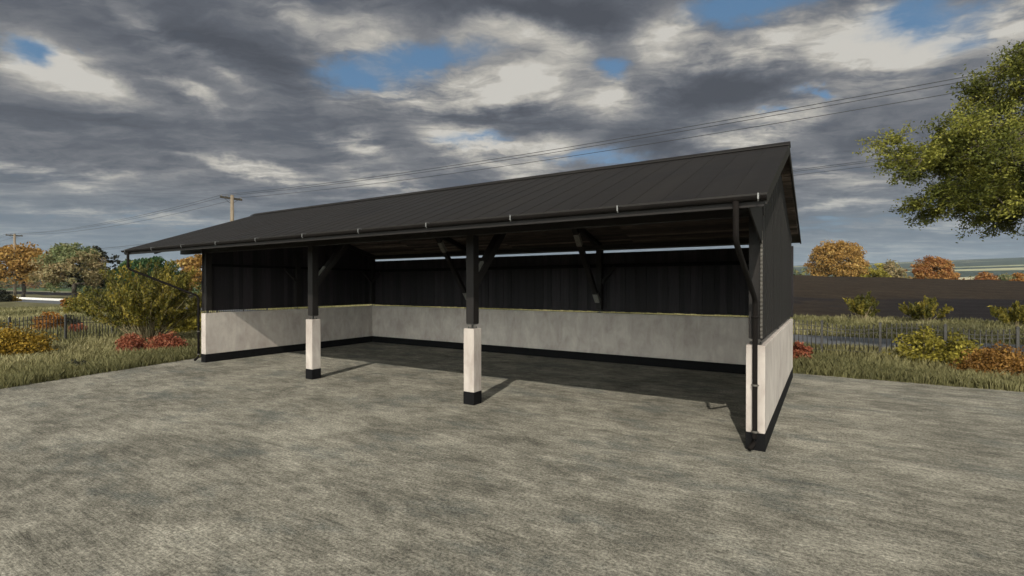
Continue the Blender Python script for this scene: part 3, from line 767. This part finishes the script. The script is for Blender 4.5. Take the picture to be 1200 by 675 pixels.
def offyard(u, v): return ~((u < left_edge(v)-.10) & (v < 6.33))
def offroad(u, v): return (v < 12.75) | (v > 17.0)
np.random.seed(4); Gs = []
un = np.random.uniform
def A(f): Gs.append(f)
A(field_of(62000, lambda n: (lambda v: (left_edge(v)+un(-.1, 1, n)**1*1.6, v))(un(-8, 6.4, n)), .05, .26, .016, offyard))
A(field_of(60000, lambda n: (lambda v: (left_edge(v)+1.4+un(0, 1, n)*5.5, v))(un(-7, 9, n)), .06, .24, .018, offyard))
A(field_of(62000, lambda n: (un(-13, 4, n), 6.30+un(0, 1, n)**1.3*1.6), .05, .25, .016, offyard))
A(field_of(60000, lambda n: (un(-16, 5, n), 7.8+un(0, 1, n)*5), .06, .26, .018, lambda u, v: offyard(u, v) & offroad(u, v)))
A(field_of(70000, lambda n: (un(15, 60, n), un(-8, 13, n)), .08, .3, .03, lambda u, v: offyard(u, v) & offroad(u, v) & (u > left_edge(v)+5)))
A(field_of(60000, lambda n: (un(-30, 10, n), un(17, 29.6, n)), .1, .34, .035, offroad))
A(field_of(45000, lambda n: (un(10, 90, n), un(17, 29.6, n)), .1, .34, .05, offroad))
gd = np.concatenate([a for a, b in Gs]); gr_ = np.concatenate([b for a, b in Gs])
o = quads('grass', gd, 'grass', None, gr_, n=5); tag(o, 'dry olive grass growing in the verges round the concrete yard', 'grass', kind='stuff')
# dark weed clumps at the left yard edge
for i, (x, Y, lab) in enumerate(((93, 12.0, 'dark broad leaved weed at the left edge of the concrete, wider than its neighbour'), (84, 12.15, 'small dark weed sprouting left of the wider weed at the concrete edge'))):
    broom('weed', lab, gpos(x, Y), .24-.06*i, .34-.14*i, 'leaf_dark', 16, 4, .03, 70+i, cat='weed', sr=.004)

# ------------------------------------------------------------ fences
def fence(a, b, npan, label, h=.97):
    a = Vector(a); b = Vector(b); d = (b-a)/npan; ang = math.atan2(d.y, d.x); L = d.length
    root = empty('iron_fence', (a.x, a.y, -.03), ang); tag(root, label, 'fence', 'black iron picket fences')
    for i in range(npan+1):
        x = i*L; lean = random.uniform(-.008, .008)
        m = MB(); m.bar((x, 0, -.1), (x+lean, 0, h-.02), .062, .062, Vector((1, 0, 0)), .004); m.box(x-.04+lean, x+.04+lean, -.04, .04, h-.02, h+.005, .004)
        m.box(x-.02+lean, x+.02+lean, -.02, .02, h+.005, h+.03, .008)
        m.build('fence_post', 'iron', root)
    for i in range(npan):
        x0 = i*L+.04; x1 = (i+1)*L-.04; m = MB(); up = 1 if i % 2 == 0 else -1
        arc = lambda t: h-.17+.06*math.sin(math.pi*t)*up
        for zf in (arc, lambda t: arc(t)-.10 if up < 0 else h-.27, lambda t: .13):
            m.tube([(x0+(x1-x0)*k/12, 0, zf(k/12)) for k in range(13)], .010, 6)
        n = int(round((x1-x0)/.112))
        for k in range(1, n):
            t = k/n; x = x0+(x1-x0)*t; top = arc(t)+.085
            m.tube([(x, 0, .03), (x+random.uniform(-.003, .003), 0, top)], .0125, 5)
            m.tube([(x, 0, top-.01), (x, 0, top+.02), (x, 0, top+.06)], [.009, .020, .001], 5)
        m.build('picket_panel', 'iron', root)
    return root
dr = Vector((CS, -SN))
p0 = Vector((9.20, 14.8))
fence(p0-dr*1.4*9, p0+dr*1.4*8, 17, 'black iron picket fence running from behind the shed to the right picture edge')
dl = Vector((.45, 1.54)); q0 = Vector((-16.04, 17.9))
fence(q0-dl*3, q0+dl*6, 9, 'black iron picket fence with arched rails across the grass at the left')

# ------------------------------------------------------------ utility poles and wires
ang_line = math.atan2(-SN, CS)
def upole(x, y, top, label, cross=1.9, dist=0):
    root = empty('utility_pole', (x, y, -.05), ang_line+math.pi/2); tag(root, label, 'utility pole', 'wooden utility poles beside the road')
    MB().tube([(0, 0, -.3), (0, 0, top*.5), (0, 0, top)], [.19, .165, .14], 14).build('shaft', 'pole', root)
    c = MB(); c.bar((-cross/2, .13, top-.28), (cross/2, .13, top-.28), .13, .17, Vector((0, 0, 1)), .006)
    c.build('crossarm', 'bark', root)
    for s in (-1, 1): MB().bar((s*cross*.33, .13, top-.33), (0, .13, top-.78), .03, .03).build('crossarm_brace', 'iron', root)
    for s in WX: MB().tube([(s, .13, top-.22), (s, .13, top-.12), (s, .13, top-.06)], [.025, .05, .03], 8).build('insulator', 'insulator', root)
    return root
WX = (-.85, -.35, .85)
def linept(dist, s): return Vector((SN*dist+CS*s, CS*dist-SN*s))
def wires(pa, pb, za, zb, sag, label):
    o = MB(); n = Vector((SN, CS))
    root = None
    for k, w in enumerate(WX):
        m = MB(); P = []
        for i in range(41):
            t = i/40; p = pa.lerp(pb, t)+n*w
            # crossarm is turned across the line; wires sit on its insulators
            P.append((p.x, p.y, za+(zb-za)*t-sag*4*t*(1-t)-.1))
        m.tube(P, .014 if (pa.length+pb.length) < 190 else .018, 5)
        ob = m.build('power_wire', 'wire')
        tag(ob, ('%s, %s' % (label, ('closest to the shed', 'middle of three', 'farthest from the shed')[k])), 'power line', 'overhead power wires')
A1, A2, A3 = linept(24, -105.5), linept(24, -44.3), linept(24, 17)
T1, T2, T3 = 9.96, 9.96, 9.8
upole(A1.x, A1.y, T1+.05, 'slim wooden utility pole in front of the orange brown tree at far left')
upole(A2.x, A2.y, T2+.05, 'wooden utility pole rising behind the left end of the shed roof')
upole(A3.x, A3.y, T3+.05, 'wooden utility pole outside the right edge of the picture, nearest the yard')
wires(A1, A2, T1, T2, .8, 'thin black wire between the two left poles')
wires(A2, A3, T2, T3, .7, 'thin black wire above the shed ridge, upper set')
A0 = linept(24, -167); wires(A0, A1, T1, T1, .8, 'thin black wire left of the far left pole'); upole(A0.x, A0.y, T1+.05, 'wooden utility pole beyond the left edge of the picture on the road line')
B1, B2, B3 = linept(37.3, -190), linept(37.3, -56), linept(37.3, 13)
upole(B1.x, B1.y, 10.2, 'wooden utility pole beyond the left edge of the picture, far line')
upole(B2.x, B2.y, 9.4, 'wooden utility pole hidden behind the shed roof on the far line')
upole(B3.x, B3.y, 9.9, 'wooden utility pole behind the big olive tree on the far line')
wires(B1, B2, 10.1, 9.35, .9, 'faint far wire low in the sky at the left')
wires(B2, B3, 9.35, 9.85, .45, 'thin far wire between the shed gable and the big tree')

# pale kerb on the far side of the road at the left
ka, kb = linept(23.45, -110), linept(23.45, -80)
o = MB().bar((ka.x, ka.y, .1), (kb.x, kb.y, .1), .3, .34, Vector((0, 0, 1)), .02).build('road_kerb', 'kerb')
tag(o, 'long low white painted kerb beside the far road at the left', 'kerb')

# ------------------------------------------------------------ sky, sun, camera
wd = bpy.data.worlds.new('World'); sc.world = wd; wd.use_nodes = True
t = NT(wd.node_tree); bg = wd.node_tree.nodes['Background']
STR = .1; HAZE = .00008
dirn = t.add('ShaderNodeTexCoord').outputs['Generated']
sky = t.add('ShaderNodeTexSky', sky_type='NISHITA'); sky.sun_disc = False
SUN = Vector((-.390, -1.255, 1.0)).normalized()
sky.sun_elevation = math.asin(SUN.z); sky.sun_rotation = math.atan2(SUN.x, SUN.y)
sky.altitude = 100; sky.dust_density = 1.0; sky.air_density = 1.0
s = t.sep(t.v('NORMALIZE', dirn))
zc = t.m('MAXIMUM', s[2], 0.0)
den = t.m('ADD', zc, .075)
px = t.m('DIVIDE', s[0], den); py = t.m('DIVIDE', s[1], den)
P2 = t.comb(px, py, 0)
warp = t.noise(P2, 1.1, 5, .62, out='Color'); 
Pw2 = t.v('ADD', P2, t.v('MULTIPLY', t.v('SUBTRACT', warp, (.5, .5, .5)), (.55, .55, 0)))
Ps = t.mapping(Pw2, rot=(0, 0, R(28)), scale=(.75, 1.5, 1))
n1 = t.noise(Ps, .95, 8, .60); n2 = t.noise(t.v('ADD', Ps, (5.1, 2.2, 3.0)), 2.6, 7, .62); n3 = t.noise(t.v('ADD', Ps, (1.1, 7.2, 1.0)), 6.5, 5, .6)
el = t.m('ARCSINE', s[2]); az = t.m('ARCTAN2', s[0], s[1])
ww = t.v('SUBTRACT', t.noise(t.comb(t.m('MULTIPLY', az, 2.2), t.m('MULTIPLY', el, 3.6), .3), 2.6, 5, .62, out='Color'), (.5, .5, .5))
AE = t.v('ADD', t.comb(az, el, 0), t.v('MULTIPLY', ww, (.20, .10, 0)))
def azel(x, y):
    d = Vector(((x-600)/584.1, 1, (334.5-y)/584.1)).normalized(); return math.atan2(d.x, d.y), math.asin(d.z)
def blobs(lst):
    acc = None
    for (x, y, rx, ry, amp, rot) in lst:
        a, e = azel(x, y); a2, _ = azel(x+rx, y); _, e2 = azel(x, y-ry)
        sx, sy = abs(a2-a), abs(e2-e)
        d = t.v('SUBTRACT', AE, (a, e, 0))
        if rot: d = t.mapping(d, rot=(0, 0, R(rot)))
        d = t.v('MULTIPLY', d, (1/sx, 1/sy, 0)); q = t.m('MULTIPLY', t.v('DOT_PRODUCT', d, d), -1)
        gsn = t.m('MULTIPLY', t.m('EXPONENT', q), amp)
        acc = gsn if acc is None else t.m('ADD', acc, gsn)
    return acc
def blobs_s(k, l): return blobs([(a, b, c, d, e*k, f) for a, b, c, d, e, f in l])
# rot > 0: falls to the right
gaps = blobs([(16, 56, 50, 20, 1.2, 0), (505, 68, 75, 20, 1.1, -8), (412, 92, 40, 16, 1.0, 0), (716, 76, 28, 18, 1.1, 0), (868, 8, 85, 20, 1.1, 0), (1080, 22, 85, 26, 1.1, 0),
              (958, 104, 24, 6, .9, 0), (903, 130, 16, 5, .7, 0), (560, 165, 34, 9, .8, 0), (700, 190, 60, 12, .9, 0), (1130, 50, 30, 14, .5, 0), (215, 262, 160, 12, .25, 0), (1000, 262, 90, 14, .3, 0), (105, 62, 10, 8, .5, 0)])
brt = blobs_s(1.22, [(432, 45, 38, 34, .42, 30), (655, 60, 40, 26, .40, 0), (1010, 30, 40, 20, .4, 0), (985, 60, 110, 18, .35, 0), (650, 115, 24, 18, .3, 0), (500, 235, 260, 9, .16, 0), (80, 250, 120, 8, .22, 0), (1010, 215, 60, 10, .3, 0), (1060, 290, 140, 10, .22, 0), (60, 280, 120, 10, .12, 0), (75, 86, 70, 22, .58, 12), (25, 78, 45, 22, .38, 0), (190, 40, 55, 14, .32, 22), (215, 112, 35, 8, .5, 18), (350, 18, 60, 26, .42, 20), (480, 108, 110, 26, .72, 0), (420, 170, 32, 11, .62, 10),
             (600, 105, 50, 26, .5, 0), (590, 45, 60, 22, .30, 0), (540, 168, 40, 16, .72, 15), (620, 185, 55, 18, .55, 0), (450, 212, 50, 12, .55, 0), (290, 200, 50, 8, .55, 9), (330, 214, 40, 8, .4, 9),
             (725, 112, 42, 24, .7, 0), (790, 40, 40, 26, .48, 0), (900, 45, 100, 24, .82, 0), (1050, 58, 90, 28, .75, 12), (1170, 30, 50, 30, .7, 0), (930, 130, 60, 22, .55, -20), (860, 160, 50, 14, .62, 0), (960, 200, 80, 12, .48, 0),
             (1150, 90, 60, 16, .3, 0), (60, 212, 90, 7, .42, 4), (140, 215, 30, 6, .38, 0), (995, 240, 90, 6, .36, 0), (1100, 262, 90, 6, .30, 0), (240, 258, 60, 6, .3, 0), (150, 258, 60, 6, .2, 0), (250, 90, 40, 8, .18, 18)])
drk = blobs_s(1.1, [(300, 75, 110, 34, .28, 15), (590, 10, 90, 18, .30, 0), (690, 20, 60, 26, .28, 0), (850, 100, 90, 26, .42, 0), (620, 140, 70, 20, .20, 0), (540, 140, 60, 10, .2, 0), (760, 170, 50, 16, .3, 0), (120, 145, 120, 20, .12, 0), (1020, 165, 60, 16, .3, 0), (100, 10, 110, 18, .12, 0)])
nn = t.m('ADD', t.m('MULTIPLY', t.m('SUBTRACT', n1, .5), .75), t.m('ADD', t.m('MULTIPLY', t.m('SUBTRACT', n2, .5), .85), t.m('MULTIPLY', t.m('SUBTRACT', n3, .5), .35)))
inv = t.smooth(s[1], -.3, .35)             # the hand-placed clouds belong to the half of the sky ahead
bright = t.m('ADD', t.m("ADD", .30, t.m("MULTIPLY", nn, .95)), t.m('MULTIPLY', t.m('SUBTRACT', t.m('MULTIPLY', brt, t.m('ADD', .78, t.m('MULTIPLY', nn, 2.4))), drk), inv))
cover = t.m('SUBTRACT', 1, t.smooth(t.m('ADD', t.m('MULTIPLY', gaps, inv), t.m('MULTIPLY', nn, -1.3)), .12, 1.02))
cloud = t.ramp(bright, [(0.0, (.070, .077, .095)), (.22, (.105, .115, .138)), (.42, (.180, .188, .205)), (.62, (.305, .302, .295)), (.84, (.47, .45, .41)), (1, (.58, .56, .515))])
low = t.smooth(s[2], .20, .02)             # thinner bluish air low down
cloud = t.mix(t.m('MULTIPLY', low, .6), cloud, (.205, .275, .335))
clear = t.v('MULTIPLY', sky.outputs[0], (STR*1.0, STR*1.0, STR*1.0))
clear = t.mix(.6, clear, (.085, .20, .345))
col = t.mix(cover, clear, cloud)
back = t.m('ADD', 1, t.m('MULTIPLY', t.smooth(s[1], .1, -.5), t.m('ADD', 3.0, t.m('MULTIPLY', t.smooth(s[2], .55, .12), 28.0))))     # added fill for the shed: unseen sky behind the viewer boosted, most low down
col = t.v('MULTIPLY', col, t.comb(t.m('MULTIPLY', back, 1), t.m('ADD', 1, t.m('MULTIPLY', t.m('SUBTRACT', back, 1), .92)), t.m('ADD', 1, t.m('MULTIPLY', t.m('SUBTRACT', back, 1), .74))))
col = t.v('MULTIPLY', col, (1/STR, 1/STR, 1/STR))
t.put(bg.inputs[0], col); bg.inputs[1].default_value = STR

hm = bpy.data.materials.new('air'); hm.use_nodes = True; hn = hm.node_tree; hn.nodes.remove(hn.nodes['Principled BSDF'])
pv = hn.nodes.new('ShaderNodeVolumePrincipled'); pv.inputs['Color'].default_value = (.80, .90, 1, 1); pv.inputs['Density'].default_value = HAZE
hn.links.new(pv.outputs[0], hn.nodes['Material Output'].inputs['Volume'])
tag(MB().box(-6200, 6200, -6200, 6200, float(Zt.min())-1, float(Zt.max())+4).build('haze', hm), kind='stuff')
sl = bpy.data.lights.new('sun', 'SUN'); sl.energy = 4.1; sl.angle = R(.5); sl.color = (1, .93, .82)
so = bpy.data.objects.new('sun', sl); C.objects.link(so); so.location = (-20, -60, 60)
so.rotation_euler = (-SUN).to_track_quat('-Z', 'Y').to_euler()
cam = bpy.data.cameras.new('camera'); co = bpy.data.objects.new('camera', cam); C.objects.link(co)
co.location = (0, 0, 2.0); co.rotation_euler = (R(90)-math.atan(3.0/584.1), 0, 0)
cam.sensor_width = 36; cam.lens = 584.1/1200*36; cam.clip_end = 12000; cam.clip_start = .05
sc.camera = co
sc.view_settings.view_transform = 'Standard'; sc.view_settings.look = 'None'; sc.view_settings.gamma = 1
sc.view_settings.exposure = 0; sc.view_settings.use_curve_mapping = False
